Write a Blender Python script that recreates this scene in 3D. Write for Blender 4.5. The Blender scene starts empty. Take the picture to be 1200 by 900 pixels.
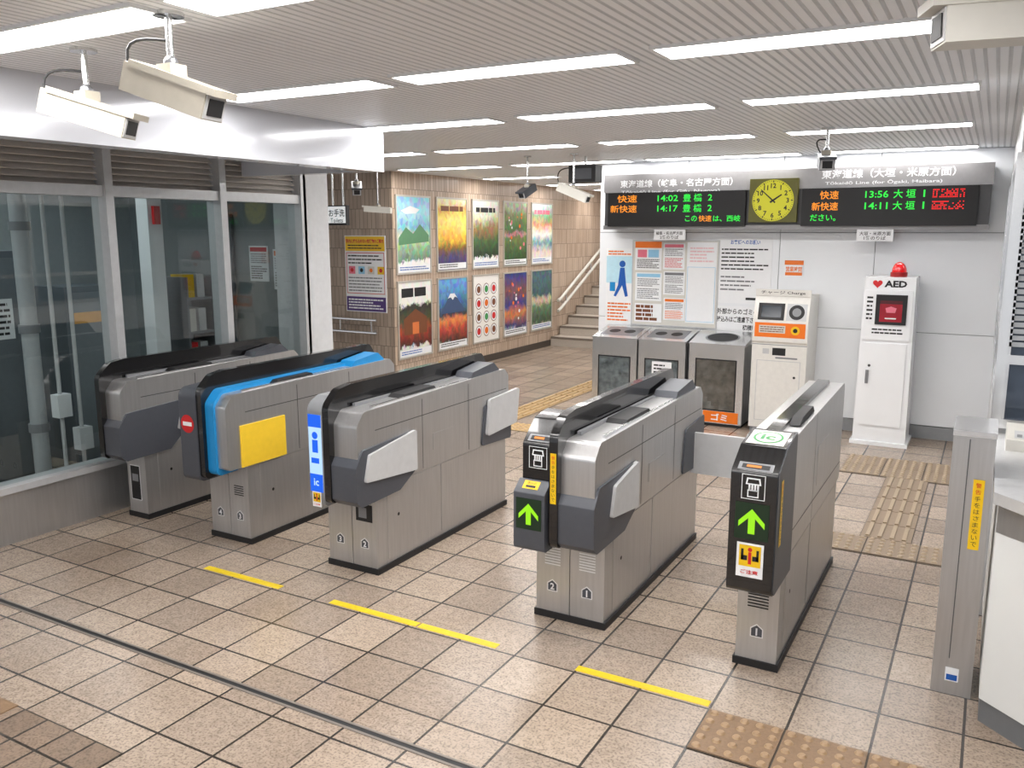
import bpy,bmesh,math,random
from mathutils import Vector,Matrix
random.seed(4)
S=bpy.context.scene
C=S.collection
try:
    S.view_settings.view_transform='Standard'
except Exception: pass
# ---------------- camera ----------------
PSI=math.radians(29.3); PIT=math.radians(10.2); CH=1.9; FP=1000.0
Fh=Vector((-math.sin(PSI),math.cos(PSI),0)); Rt=Vector((math.cos(PSI),math.sin(PSI),0))
Fw=Fh*math.cos(PIT)+Vector((0,0,-math.sin(PIT))); Up=Rt.cross(Fw)
cd=bpy.data.cameras.new('camera'); cam=bpy.data.objects.new('camera',cd); C.objects.link(cam)
cd.sensor_width=36; cd.lens=36*FP/1200; cd.clip_start=.05; cd.clip_end=100
M=Matrix((Rt,Up,-Fw)).transposed().to_4x4(); M.translation=Vector((0,0,CH)); cam.matrix_world=M
S.camera=cam
def ray(px,py): return Fw+Rt*((px-600)/FP)+Up*((450-py)/FP)
def PY(px,py,Y):
    r=ray(px,py); t=Y/r.y; return r.x*t,CH+r.z*t
def PX(px,py,X):
    r=ray(px,py); t=X/r.x; return r.y*t,CH+r.z*t
# ---------------- materials ----------------
def lin(c):
    return tuple(((v/255)/12.92 if v/255<=.04045 else ((v/255+.055)/1.055)**2.4) for v in c)+(1,)
MC={}
def mat(name,c=(200,200,200),rough=.5,metal=0,var=.06,scale=25,bump=0,emit=0,coat=0,stretch=None,led=False):
    if name in MC: return MC[name]
    m=bpy.data.materials.new(name); m.use_nodes=True; nt=m.node_tree; N=nt.nodes; K=nt.links
    b=N['Principled BSDF']; col=lin(c); ec=col
    if led: col=tuple(v*.08 for v in col[:3])+(1,)
    b.inputs['Roughness'].default_value=rough; b.inputs['Metallic'].default_value=metal
    b.inputs['Coat Weight'].default_value=coat
    tc=N.new('ShaderNodeTexCoord'); no=N.new('ShaderNodeTexNoise'); no.inputs['Scale'].default_value=scale; no.inputs['Detail'].default_value=4
    if stretch:
        mp=N.new('ShaderNodeMapping'); mp.inputs['Scale'].default_value=stretch; K.new(tc.outputs['Object'],mp.inputs[0]); K.new(mp.outputs[0],no.inputs['Vector'])
    else: K.new(tc.outputs['Object'],no.inputs['Vector'])
    mx=N.new('ShaderNodeMix'); mx.data_type='RGBA'; mx.inputs[6].default_value=tuple(min(1,v*(1+var)) for v in col[:3])+(1,); mx.inputs[7].default_value=tuple(max(0,v*(1-var*2)) for v in col[:3])+(1,)
    K.new(no.outputs[0],mx.inputs[0]); K.new(mx.outputs[2],b.inputs['Base Color'])
    if bump:
        bp=N.new('ShaderNodeBump'); bp.inputs['Strength'].default_value=bump; bp.inputs['Distance'].default_value=.002; K.new(no.outputs[0],bp.inputs['Height']); K.new(bp.outputs[0],b.inputs['Normal'])
    if emit:
        b.inputs['Emission Color'].default_value=ec; b.inputs['Emission Strength'].default_value=emit
    MC[name]=m; return m
def tilemat(name,u,v,w,h,c1,c2,mo,ms=.005,off=0,rough=.4,speck=0,shift=(0,0),bump=.4,var=0,smooth=.1):
    if name in MC: return MC[name]
    m=bpy.data.materials.new(name); m.use_nodes=True; nt=m.node_tree; N=nt.nodes; K=nt.links; b=N['Principled BSDF']
    g=N.new('ShaderNodeNewGeometry'); sp=N.new('ShaderNodeSeparateXYZ'); K.new(g.outputs['Position'],sp.inputs[0])
    cb=N.new('ShaderNodeCombineXYZ')
    for i,a in enumerate((u,v)):
        ad=N.new('ShaderNodeMath'); ad.inputs[1].default_value=shift[i]+60*(w if i==0 else h); K.new(sp.outputs[a],ad.inputs[0]); K.new(ad.outputs[0],cb.inputs[i])
    br=N.new('ShaderNodeTexBrick'); br.offset=off; br.squash=1; K.new(cb.outputs[0],br.inputs['Vector'])
    br.inputs['Scale'].default_value=1; br.inputs['Brick Width'].default_value=w; br.inputs['Row Height'].default_value=h
    br.inputs['Mortar Size'].default_value=ms; br.inputs['Mortar Smooth'].default_value=smooth
    br.inputs['Color1'].default_value=lin(c1); br.inputs['Color2'].default_value=lin(c2); br.inputs['Mortar'].default_value=lin(mo)
    src=br.outputs['Color']
    if speck:
        for sc,p0,p1,k in ((95,.38,.5,1),(28,.35,.6,.5)):
            no=N.new('ShaderNodeTexNoise'); no.inputs['Scale'].default_value=sc; no.inputs['Detail'].default_value=2; K.new(g.outputs['Position'],no.inputs['Vector'])
            rp=N.new('ShaderNodeValToRGB'); rp.color_ramp.elements[0].position=p0; rp.color_ramp.elements[0].color=(1-speck*k,)*3+(1,); rp.color_ramp.elements[1].position=p1; rp.color_ramp.elements[1].color=(1.0,)*3+(1,)
            K.new(no.outputs[0],rp.inputs[0])
            mx=N.new('ShaderNodeMix'); mx.data_type='RGBA'; mx.blend_type='MULTIPLY'; mx.inputs[0].default_value=1; K.new(src,mx.inputs[6]); K.new(rp.outputs[0],mx.inputs[7]); src=mx.outputs[2]
    n2=N.new('ShaderNodeTexNoise'); n2.inputs['Scale'].default_value=1.7; n2.inputs['Detail'].default_value=5; K.new(g.outputs['Position'],n2.inputs['Vector'])
    r2=N.new('ShaderNodeValToRGB'); r2.color_ramp.elements[0].position=.3; r2.color_ramp.elements[0].color=(.82,.79,.76,1); r2.color_ramp.elements[1].position=.65; r2.color_ramp.elements[1].color=(1,1,1,1); K.new(n2.outputs[0],r2.inputs[0])
    m2=N.new('ShaderNodeMix'); m2.data_type='RGBA'; m2.blend_type='MULTIPLY'; m2.inputs[0].default_value=1; K.new(src,m2.inputs[6]); K.new(r2.outputs[0],m2.inputs[7])
    K.new(m2.outputs[2],b.inputs['Base Color'])
    b.inputs['Roughness'].default_value=rough
    iv=N.new('ShaderNodeMath'); iv.operation='SUBTRACT'; iv.inputs[0].default_value=1; K.new(br.outputs['Fac'],iv.inputs[1])
    bp=N.new('ShaderNodeBump'); bp.inputs['Strength'].default_value=bump; bp.inputs['Distance'].default_value=.004; K.new(iv.outputs[0],bp.inputs['Height']); K.new(bp.outputs[0],b.inputs['Normal'])
    MC[name]=m; return m
def glassmat(name,tint=(225,240,235),refl=.12):
    m=bpy.data.materials.new(name); m.use_nodes=True; nt=m.node_tree; N=nt.nodes; K=nt.links
    N.remove(N['Principled BSDF']); o=N['Material Output']
    tr=N.new('ShaderNodeBsdfTransparent'); tr.inputs[0].default_value=lin(tint); gl=N.new('ShaderNodeBsdfGlossy'); gl.inputs['Roughness'].default_value=.02
    fr=N.new('ShaderNodeFresnel'); fr.inputs[0].default_value=1.5; mx=N.new('ShaderNodeMixShader')
    ad=N.new('ShaderNodeMath'); ad.operation='MULTIPLY'; ad.inputs[1].default_value=refl; K.new(fr.outputs[0],ad.inputs[0]); ad.use_clamp=True
    K.new(ad.outputs[0],mx.inputs[0]); K.new(tr.outputs[0],mx.inputs[1]); K.new(gl.outputs[0],mx.inputs[2]); K.new(mx.outputs[0],o.inputs[0])
    return m
def art(name,stops,scale=3,amt=.35,seed=0,rough=.35):
    m=bpy.data.materials.new(name); m.use_nodes=True; nt=m.node_tree; N=nt.nodes; K=nt.links; b=N['Principled BSDF']
    tc=N.new('ShaderNodeTexCoord'); sp=N.new('ShaderNodeSeparateXYZ'); K.new(tc.outputs['Generated'],sp.inputs[0])
    no=N.new('ShaderNodeTexNoise'); no.noise_dimensions='4D'; no.inputs['W'].default_value=seed; no.inputs['Scale'].default_value=scale; no.inputs['Detail'].default_value=8; no.inputs['Roughness'].default_value=.72; K.new(tc.outputs['Generated'],no.inputs['Vector'])
    a=N.new('ShaderNodeMath'); a.operation='MULTIPLY_ADD'; K.new(no.outputs[0],a.inputs[0]); a.inputs[1].default_value=amt*2; 
    s=N.new('ShaderNodeMath'); s.operation='SUBTRACT'; K.new(sp.outputs[2],s.inputs[0]); s.inputs[1].default_value=amt; K.new(s.outputs[0],a.inputs[2])
    rp=N.new('ShaderNodeValToRGB'); cr=rp.color_ramp
    cr.elements[0].position=stops[0][0]; cr.elements[0].color=lin(stops[0][1]); cr.elements[1].position=stops[-1][0]; cr.elements[1].color=lin(stops[-1][1])
    for p,c in stops[1:-1]:
        e=cr.elements.new(p); e.color=lin(c)
    K.new(a.outputs[0],rp.inputs[0])
    vo=N.new('ShaderNodeTexVoronoi'); vo.inputs['Scale'].default_value=14; K.new(tc.outputs['Generated'],vo.inputs['Vector'])
    mx=N.new('ShaderNodeMix'); mx.data_type='RGBA'; mx.blend_type='OVERLAY'; mx.inputs[0].default_value=.35 if amt>.1 else .0; K.new(rp.outputs[0],mx.inputs[6]); K.new(vo.outputs['Color'],mx.inputs[7])
    K.new(mx.outputs[2],b.inputs['Base Color']); b.inputs['Roughness'].default_value=rough
    return m
steel=mat('stainless',(192,192,192),.32,.8,.09,60,.04,stretch=(1,1,.06))
steel2=mat('stainless_bright',(222,223,224),.22,.88,.05,40,.03,stretch=(1,1,.05))
steeld=mat('stainless_dark',(150,152,156),.35,.8,.08,60,.05,stretch=(.1,1,1))
black=mat('black_gloss',(18,18,20),.18,0,.1,30,coat=.5)
blackm=mat('black_matte',(24,24,26),.55)
dgrey=mat('dark_grey_plastic',(74,77,84),.4,0,.06,40,.05)
lgrey=mat('light_grey_plastic',(196,197,198),.4)
mgrey=mat('mid_grey_plastic',(130,132,135),.4)
white=mat('white_paint',(230,232,234),.35,0,.03,6)
offw=mat('off_white',(214,212,204),.4,0,.03)
beige=mat('beige_metal',(182,176,162),.4)
paper=mat('paper',(238,240,242),.5,0,.02)
ink=mat('ink_black',(25,25,28),.5)
inkg=mat('ink_grey',(120,122,126),.5)
red=mat('red_print',(208,30,34),.4)
orange=mat('orange_print',(240,120,26),.4)
yellow=mat('yellow_print',(240,196,14),.4)
yel2=mat('yellow_panel',(236,196,44),.55)
blue=mat('blue_print',(28,92,178),.4)
cyan=mat('cyan_band',(30,140,205),.35)
lblue=mat('light_blue_print',(150,205,235),.4)
purple=mat('purple_print',(78,50,120),.4)
pink=mat('pink_print',(232,120,140),.4)
greenp=mat('green_print',(60,150,80),.4)
brownp=mat('brown_print',(120,70,40),.45)
tapem=mat('yellow_tape',(222,192,26),.5,0,.1,60)
e_green=mat('led_green',(40,240,70),.5,emit=1.1,led=True)
e_orange=mat('led_orange',(255,150,30),.5,emit=1.1,led=True)
e_red=mat('led_red',(255,20,24),.5,emit=1.1,led=True)
e_arrow=mat('arrow_green',(150,225,20),.5,emit=1.1,led=True)
e_slot=mat('slot_amber',(255,150,40),.5,emit=.9,led=True)
e_blue=mat('lit_blue',(20,100,240),.4,emit=1.0,led=True)
e_white=mat('lit_white',(190,225,255),.4,emit=1.0,led=True)
e_lamp=mat('lamp_tube',(255,252,250),.5,emit=24)
e_room=mat('room_fill_lamp',(240,250,250),.5,emit=20)
e_dial=mat('clock_dial_lit',(206,200,40),.5,emit=.85,led=True)
glass=glassmat('clear_glass',(228,236,236),1.7)
glassd=mat('dark_glass',(70,80,94),.08,.3)
# ---------------- mesh builder ----------------
def fillet(pts,n=6):
    out=[]; L=len(pts)
    for i,p in enumerate(pts):
        P=Vector(p[:2]); r=p[2] if len(p)>2 else 0
        if r<=0: out.append(tuple(P)); continue
        A=(Vector(pts[i-1][:2])-P); B=(Vector(pts[(i+1)%L][:2])-P); la,lb=A.length,B.length; A.normalize(); B.normalize()
        ang=A.angle(B); d=min(r/math.tan(ang/2),la*.49,lb*.49); r=d*math.tan(ang/2)
        c=P+(A+B).normalized()*(r/math.sin(ang/2)); p0=P+A*d; p1=P+B*d
        a0=math.atan2(*(p0-c).yx); a1=math.atan2(*(p1-c).yx); da=(a1-a0+math.pi)%(2*math.pi)-math.pi
        for k in range(n+1):
            a=a0+da*k/n; out.append((c.x+r*math.cos(a),c.y+r*math.sin(a)))
    return out
class MB:
    def __init__(s): s.bm=bmesh.new(); s.m=[]; s.O=Vector(); s.U=Vector((1,0,0)); s.V=Vector((0,0,1))
    def mi(s,m):
        if m not in s.m: s.m.append(m)
        return s.m.index(m)
    def faces(s,vs,fs,m,bev=0,seg=2):
        bv=[s.bm.verts.new(v) for v in vs]; i=s.mi(m); nf=[]
        for f in fs:
            try: F=s.bm.faces.new([bv[k] for k in f]); F.material_index=i; nf.append(F)
            except ValueError: pass
        if bev>0:
            ed=list({e for F in nf for e in F.edges if len(e.link_faces)==2 and e.calc_face_angle(0)>.5})
            bmesh.ops.bevel(s.bm,geom=ed,offset=bev,segments=seg,affect='EDGES',profile=.5,material=-1)
        return s
    def box(s,x0,y0,z0,x1,y1,z1,m,bev=0,R=None,c=None):
        vs=[Vector((x,y,z)) for x in(x0,x1) for y in(y0,y1) for z in(z0,z1)]
        if R is not None:
            c=Vector(c) if c is not None else Vector(((x0+x1)/2,(y0+y1)/2,(z0+z1)/2)); vs=[c+R@(v-c) for v in vs]
        return s.faces(vs,[(0,1,3,2),(4,6,7,5),(0,4,5,1),(2,3,7,6),(0,2,6,4),(1,5,7,3)],m,bev)
    def prism(s,pts,ax,a0,a1,m,bev=0,seg=2):
        def v(p,a): return {'x':(a,p[0],p[1]),'y':(p[0],a,p[1]),'z':(p[0],p[1],a)}[ax]
        n=len(pts); vs=[v(p,a0) for p in pts]+[v(p,a1) for p in pts]
        return s.faces(vs,[tuple(range(n)),tuple(range(2*n-1,n-1,-1))]+[(i,(i+1)%n,n+(i+1)%n,n+i) for i in range(n)],m,bev,seg)
    def cyl(s,p0,p1,r,m,seg=16,r2=None,bev=0):
        p0=Vector(p0);p1=Vector(p1); d=(p1-p0).normalized(); a=d.orthogonal().normalized(); b=d.cross(a); r2=r if r2 is None else r2
        vs=[p0+(a*math.cos(t)+b*math.sin(t))*r for t in [2*math.pi*k/seg for k in range(seg)]]+[p1+(a*math.cos(t)+b*math.sin(t))*r2 for t in [2*math.pi*k/seg for k in range(seg)]]
        return s.faces(vs,[tuple(range(seg)),tuple(range(2*seg-1,seg-1,-1))]+[(i,(i+1)%seg,seg+(i+1)%seg,seg+i) for i in range(seg)],m,bev)
    def tube(s,ps,r,m,seg=10):
        for a,b in zip(ps,ps[1:]): s.cyl(a,b,r,m,seg)
        for p in ps[1:-1]: s.ball(p,r,m)
        return s
    def ball(s,c,r,m,sc=(1,1,1),u=12,v=8,z0=-1):
        vs=[];fs=[]
        for j in range(v+1):
            t=math.pi*j/v
            zz=max(math.cos(t),z0)
            for i in range(u):
                p=2*math.pi*i/u; vs.append((c[0]+r*sc[0]*math.sin(t)*math.cos(p),c[1]+r*sc[1]*math.sin(t)*math.sin(p),c[2]+r*sc[2]*zz))
        for j in range(v):
            for i in range(u): fs.append((j*u+i,j*u+(i+1)%u,(j+1)*u+(i+1)%u,(j+1)*u+i))
        return s.faces(vs,fs,m)
    # flat printing on a plane
    def plane(s,O,U=(1,0,0),V=(0,0,1)): s.O=Vector(O); s.U=Vector(U).normalized(); s.V=Vector(V).normalized(); s.N=s.U.cross(s.V); return s
    def pt(s,u,v,l=1): return s.O+s.U*u+s.V*v+s.N*(.0009*l)
    def poly(s,pts,m,l=1): return s.faces([s.pt(p[0],p[1],l) for p in pts],[tuple(range(len(pts)))],m)
    def rect(s,u0,v0,u1,v1,m,l=1): return s.poly([(u0,v0),(u1,v0),(u1,v1),(u0,v1)],m,l)
    def disc(s,u,v,r,m,l=1,n=24,ry=None): return s.poly([(u+r*math.cos(2*math.pi*k/n),v+(ry or r)*math.sin(2*math.pi*k/n)) for k in range(n)],m,l)
    def frame(s,u0,v0,u1,v1,t,m,l=1):
        s.rect(u0,v0,u1,v0+t,m,l); s.rect(u0,v1-t,u1,v1,m,l); s.rect(u0,v0+t,u0+t,v1-t,m,l); s.rect(u1-t,v0+t,u1,v1-t,m,l); return s
    def lines(s,u0,v0,u1,v1,n,m,l=1,fill=.45):
        h=(v1-v0)/n
        for k in range(n):
            y=v1-h*(k+.5); e=u1-(u1-u0)*random.choice((0,.02,.1,.3)); x=u0
            while x<e-.001:
                w=min(random.uniform(.5,2.2)*h,e-x); s.rect(x,y-h*fill/2,x+w,y+h*fill/2,m,l); x+=w+h*.18
        return s
    def text(s,body,u,v,h,m,w=None,l=1.5,bold=0,al='C'):
        cu=bpy.data.curves.new('t','FONT'); cu.body=body; cu.size=1; cu.offset=bold; cu.resolution_u=2
        o=bpy.data.objects.new('t',cu); me=None
        try: me=bpy.data.meshes.new_from_object(o)
        except Exception: pass
        if me is None or len(me.vertices)==0:
            C.objects.link(o); bpy.context.view_layer.update(); me=bpy.data.meshes.new_from_object(o.evaluated_get(bpy.context.evaluated_depsgraph_get()))
        if len(me.vertices):
            xs=[q.co.x for q in me.vertices]; ys=[q.co.y for q in me.vertices]; x0,x1,y0,y1=min(xs),max(xs),min(ys),max(ys)
            k=h/(y1-y0); kx=(w/(x1-x0)) if w else k; W=(x1-x0)*kx
            ox={'C':-W/2,'L':0,'R':-W}[al]
            vs=[s.pt(u+ox+(q.co.x-x0)*kx,v-h/2+(q.co.y-y0)*k,l) for q in me.vertices]
            s.faces(vs,[tuple(p.vertices) for p in me.polygons],m)
        bpy.data.objects.remove(o); bpy.data.meshes.remove(me); bpy.data.curves.remove(cu)
        return s
    def build(s,name,parent=None,loc=None):
        me=bpy.data.meshes.new(name); 
        bmesh.ops.recalc_face_normals(s.bm,faces=s.bm.faces[:]); s.bm.to_mesh(me); s.bm.free()
        for m in s.m: me.materials.append(m)
        for p in me.polygons: p.use_smooth=True
        try: me.set_sharp_from_angle(angle=math.radians(32))
        except Exception:
            for p in me.polygons: p.use_smooth=False
        o=bpy.data.objects.new(name,me); C.objects.link(o)
        if parent is not None: o.parent=parent
        if loc: o.location=loc
        return o
def tag(o,label,cat,group=None,kind=None):
    if label: o['label']=label
    if cat: o['category']=cat
    if group: o['group']=group
    if kind: o['kind']=kind
    return o
def E(name,loc,label,cat,group=None,rz=0):
    o=bpy.data.objects.new(name,None); C.objects.link(o); o.location=loc; o.rotation_euler=(0,0,rz); o.empty_display_size=.05
    return tag(o,label,cat,group)
def struct(mb,name): 
    o=mb.build(name); o['kind']='structure'; return o
ZC=2.6
# ---------------- setting ----------------
floorm=tilemat('floor_tile',0,1,.3,.3,(184,167,150),(160,144,129),(60,54,48),.0055,0,.25,.34,(.85,-3.14),.5)
struct(MB().box(-10,-2.5,-.1,2.5,17,0,floorm),'floor')
smallm=tilemat('floor_small_tile',0,1,.15,.15,(156,136,118),(132,114,98),(54,47,40),.006,0,.3,.34,(.85,-1.79),.5)
struct(MB().box(-5.1,-2,0,-2.65,1.79,.002,smallm),'floor_inlay')
# ceiling slats
cm=mat('ceiling_metal',(240,242,246),.42,0,.03,3); cg=mat('ceiling_groove',(206,209,213),.6); cmo=mat('ceiling_backing',(150,152,155),.6)
mb=MB(); vs=[];fs=[];fg=[]
x=-10.0; P=.045
while x<2.5:
    for a,z in ((0,ZC),(P*.66,ZC),(P*.76,ZC+.003),(P*.9,ZC+.003),(P,ZC)):
        vs+= [(x+a,-2.5,z),(x+a,17,z)]
    b=len(vs)-10
    fs+=[(b,b+1,b+3,b+2)]; fg+=[(b+2,b+3,b+5,b+4),(b+4,b+5,b+7,b+6),(b+6,b+7,b+9,b+8)]
    x+=P
mb.faces(vs,fs,cm)
mb.faces(vs,fg,cg)
mb.box(-10,-2.5,ZC+.03,2.5,17,ZC+.1,cmo)
struct(mb,'ceiling')
# partition back wall
wallw=mat('wall_white',(240,243,246),.22,0,.03,2,coat=.2); seam=mat('seam_grey',(140,144,148),.5)
mb=MB(); mb.box(-3.74,8.62,0,.12,8.78,ZC,seam)
xs=[-3.74,-2.78,-1.84,-.98,.12]; zs=[.12,.98,1.88,ZC]
for i in range(4):
    for j in range(3): mb.box(xs[i]+.003,8.6,zs[j]+.003,xs[i+1]-.003,8.64,zs[j+1]-.003,wallw,.002)
struct(mb,'wall_back')
struct(MB().box(-3.74,8.588,0,.06,8.62,.115,mat('base_grey',(150,152,154),.4)),'baseboard_back')
tilew=tilemat('wall_brick_tile',1,2,.062,.24,(206,186,166),(180,158,138),(134,118,104),.004,.5,.3,0,(0,0),.3)
tilew2=tilemat('wall_brick_tile_front',0,2,.062,.24,(184,167,150),(162,145,129),(120,108,96),.004,.5,.35,0,(0,0),.3)
struct(MB().box(-6.6,8.45,0,-6.4,17,ZC+2,tilew),'wall_left')
struct(MB().box(-10,8.46,0,-6.6,8.6,ZC,tilew2),'wall_front_left')
mb=MB().box(-6.598,8.447,0,-6.402,8.452,ZC,tilew2); struct(mb,'trim_1')
struct(MB().box(-6.4,8.46,0,-6.385,12.7,.1,mat('base_dark',(70,62,56),.5)),'baseboard_left')
struct(MB().box(-6.4,16.4,0,-3.2,16.5,ZC,tilew2),'wall_far')
struct(MB().box(-3.3,8.78,0,-3.2,16.4,ZC,wallw),'wall_light_stop')  # unseen wall added right of the stairs to close off light
struct(MB().box(-10,5.8,0,-9.9,8.46,ZC,wallw),'wall_corridor')
# stairs
stm=mat('stair_stone',(190,180,168),.55,0,.12,60); nos=mat('stair_nosing',(120,110,100),.6)
st=E('staircase',(-4.85,12.7,0),'stone staircase climbing beside the brown tiled poster wall','staircase')
mb=MB(); mn=MB()
for k in range(9):
    mb.box(-1.53,k*.33,0,1.5,(k+1)*.33+(.5 if k==8 else 0),(k+1)*.15-.001,stm); mn.box(-1.53,k*.33-.005,(k+1)*.15-.03,1.5,k*.33+.05,(k+1)*.15+.002,nos)
mb.build('step_body',st); mn.build('nosing_strip',st)
hr=E('handrail',(-6.3,12.8,0),'double pale handrail sloping up the tiled wall by the stairs','handrail')
for dz in (0,-.17):
    MB().tube([(0,0,.75+dz),(0,.1,.78+dz),(0,1.6,1.5+dz),(0,2.4,1.86+dz)],.026,offw).build('rail',hr)
for y in (.3,1.3): MB().cyl((-.1,y,.87-.17+(y-.3)*.46),(0,y,.87-.17+(y-.3)*.46),.012,steel2).cyl((0,y,.87-.17+(y-.3)*.46),(0,y,.87+(y-.3)*.46),.012,steel2).build('bracket',hr)
hr=E('wall_rail',(-7.4,8.37,0),'horizontal double handrail on the wall under the yellow notice','handrail')
for z in (.80,.64): MB().tube([(-.6,0,z),(.78,0,z)],.019,steel2).build('rail',hr)
for x in (-.4,.2,.7): MB().cyl((x,.09,.66),(x,0,.64),.012,steel2).cyl((x,0,.64),(x,0,.8),.012,steel2).build('bracket',hr)
# bulkhead & soffit
bw=mat('bulkhead_white',(214,217,224),.15,.1,.02,2,coat=.3)
mb=MB().box(-4.0,-2.5,2.31,-3.85,5.0,ZC,bw,.004); mb.box(-5.15,4.9,2.31,-4.0,5.0,ZC,bw)
struct(mb,'wall_bulkhead')
struct(MB().box(-5.2,-2.5,2.47,-4.0,4.9,2.5,mat('soffit',(190,192,194),.4)),'ceiling_soffit')
# glass front X=-5.15
fr=mat('window_frame_metal',(204,206,208),.35,.4); lv=mat('louver_grey',(222,216,210),.4,.1); lvd=mat('louver_back',(104,96,92),.6)
ys=[.82,1.78,2.74,3.7,4.66,5.52]
mb=MB()
mb.box(-5.25,-2.5,0,-5.13,5.52,.32,steel); mb.box(-5.27,-2.5,.32,-5.11,5.52,.36,fr,.004)
mb.box(-5.25,-2.5,2.12,-5.12,5.52,2.19,fr); mb.box(-5.25,-2.5,2.44,-5.12,5.52,2.5,fr)
for y in ys: mb.box(-5.25,y-.03,.32,-5.1,y+.03,2.47,fr,.003)
struct(mb,'window_1')
mb=MB(); mb.box(-5.3,-2.5,2.19,-5.26,5.5,2.44,lvd)
for k in range(6): mb.box(-5.235,-2.5,2.205+k*.042,-5.165,5.5,2.211+k*.042,lv,R=Matrix.Rotation(.75,3,'Y'))
struct(mb,'trim_2')
for i in range(5):
    struct(MB().plane((-5.18,0,0),(0,1,0)).rect(ys[i]+.025,.36,ys[i+1]-.025,2.13,glass),'window_%d'%(i+2))
struct(MB().box(-5.45,5.52,0,-5.1,5.82,ZC,mat('column_grey',(212,214,216),.35),.006),'wall_column')
# room behind glass
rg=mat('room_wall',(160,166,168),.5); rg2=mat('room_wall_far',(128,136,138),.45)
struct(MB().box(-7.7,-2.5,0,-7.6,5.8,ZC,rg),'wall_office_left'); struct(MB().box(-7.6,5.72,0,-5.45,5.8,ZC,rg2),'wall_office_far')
for y,l in ((1.0,'rear'),(2.4,'left bay'),(3.9,'middle bay')):
    t=E('office_fill_light',(-6.4,y,2.6),'added strip light brightening the interior of the glass room, %s'%l,'light','added lights inside the glass room')  # strips added to brighten the room behind the glass
    MB().box(-.65,-.1,-.03,.65,.1,0,white,.004).build('frame',t); MB().box(-.62,-.07,-.04,.62,.07,-.029,e_room).build('diffuser',t)
# ---------------- ceiling lights ----------------
rows=[(2.0,[(-3.65,-2.42),(-2.3,-1.1),(-.95,.2)]),(3.41,[(-3.7,-2.62),(-2.5,-1.37),(-1.24,-.13)]),
 (4.9,[(-4.06,-2.85),(-2.67,-1.46),(-1.28,-.13)]),(6.58,[(-5.75,-4.65),(-4.45,-3.1),(-2.86,-1.64),(-1.4,-.2)]),(8.33,[(-6.15,-4.85),(-4.65,-3.3),(-3.12,-1.64),(-1.38,-.2)]),
 (10.3,[(-6.2,-5.1),(-4.9,-3.8)]),(12.2,[(-6.2,-5.1),(-4.9,-3.8)]),(14.0,[(-6.2,-5.1),(-4.9,-3.8)]),(.5,[(-3.65,-2.42),(-2.3,-1.1),(-.95,.2)]),(-1.1,[(-3.65,-2.42),(-2.3,-1.1),(-.95,.2)])]  # poster corridor and stair strips are added to brighten the far end
rn=['over the front gate area, nearest row','in the second row, above the gates','in the third row, behind the gates','in the fourth row toward the departure board','in the row just before the departure board','added to light the poster corridor','added to light the foot of the stairs','added to light the upper steps','behind the camera','at the far rear behind the camera']
pos3=['leftmost','middle','rightmost']; pos4=['leftmost','second from left','third from left','rightmost']; pos2=['left','right']
for i,(Y,ls) in enumerate(rows):
    for j,(a,b) in enumerate(ls):
        nm={2:pos2,3:pos3,4:pos4}[len(ls)][j]
        t=E('ceiling_light',((a+b)/2,Y,ZC),'%s long fluorescent ceiling strip %s'%(nm,rn[i]),'light','fluorescent strips in the slatted ceiling')
        w=(b-a)/2
        mb=MB(); mb.box(-w,-.12,-.012,w,-.105,.006,white).box(-w,.105,-.012,w,.12,.006,white).box(-w,-.105,-.012,-w+.015,.105,.006,white).box(w-.015,-.105,-.012,w,.105,.006,white)
        mb.build('frame',t); MB().box(-w+.015,-.105,-.008,w-.015,.105,.002,e_lamp).build('diffuser',t)
# ---------------- floor markings ----------------
for a,b,l in ((-1.455,-.86,'yellow tape line on floor before the rightmost gate passage'),(-2.3,-1.86,'right half of the broken yellow tape line before the wide passage'),(-2.86,-2.31,'left half of the broken yellow tape line before the wide passage'),(-3.79,-3.215,'short yellow tape line before the passage beside the blue banded gate')):
    tag(MB().box(a,3.155,0,b,3.2,.002,tapem).build('floor_tape'),l,'floor tape','yellow tape lines before the gates')
gm=mat('groove_edge',(120,112,104),.5,.1)
mb=MB().box(-5.1,2.316,0,1.2,2.328,.003,gm).box(-5.1,2.328,0,1.2,2.349,.0015,blackm).box(-5.1,2.349,0,1.2,2.36,.003,gm); struct(mb,'trim_3')
tacn=mat('tactile_near',(136,110,84),.5,0,.15,90,.2); tacd=mat('tactile_joint',(70,62,52),.6); tacs=mat('tactile_stud',(166,138,106),.45,0,.1,90,.1)
tacf=mat('tactile_far',(142,124,104),.5,0,.12,120,.2); tacfs=mat('tactile_far_stud',(166,147,122),.45,0,.1,120,.1); tacy=mat('tactile_yellow',(172,142,98),.5,0,.1,90,.2); tacys=mat('tactile_yellow_stud',(196,164,114),.4,0,.1,90,.1)
SM={tacn:tacs,tacf:tacfs,tacy:tacys}
def dots(mb,x0,y0,m,s=.3):
    mb.box(x0,y0,0,x0+s,y0+s,.002,tacd); mb.box(x0+.004,y0+.004,0,x0+s-.004,y0+s-.004,.006,m,.001)
    for i in range(5):
        for j in range(5):
            cx=x0+.03+.06*i; cy=y0+.03+.06*j
            mb.cyl((cx,cy,.005),(cx,cy,.014),.019,SM[m],12,.011)
def bars(mb,x0,y0,m,s=.3):
    mb.box(x0,y0,0,x0+s,y0+s,.002,tacd); mb.box(x0+.004,y0+.004,0,x0+s-.004,y0+s-.004,.006,m,.001)
    for i in range(4): 
        cx=x0+.045+.07*i; mb.box(cx-.012,y0+.02,.005,cx+.012,y0+s-.02,.014,SM[m],.002)
mb=MB()
for k in range(3): dots(mb,-.85+.3*k,2.84,tacn)
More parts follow.
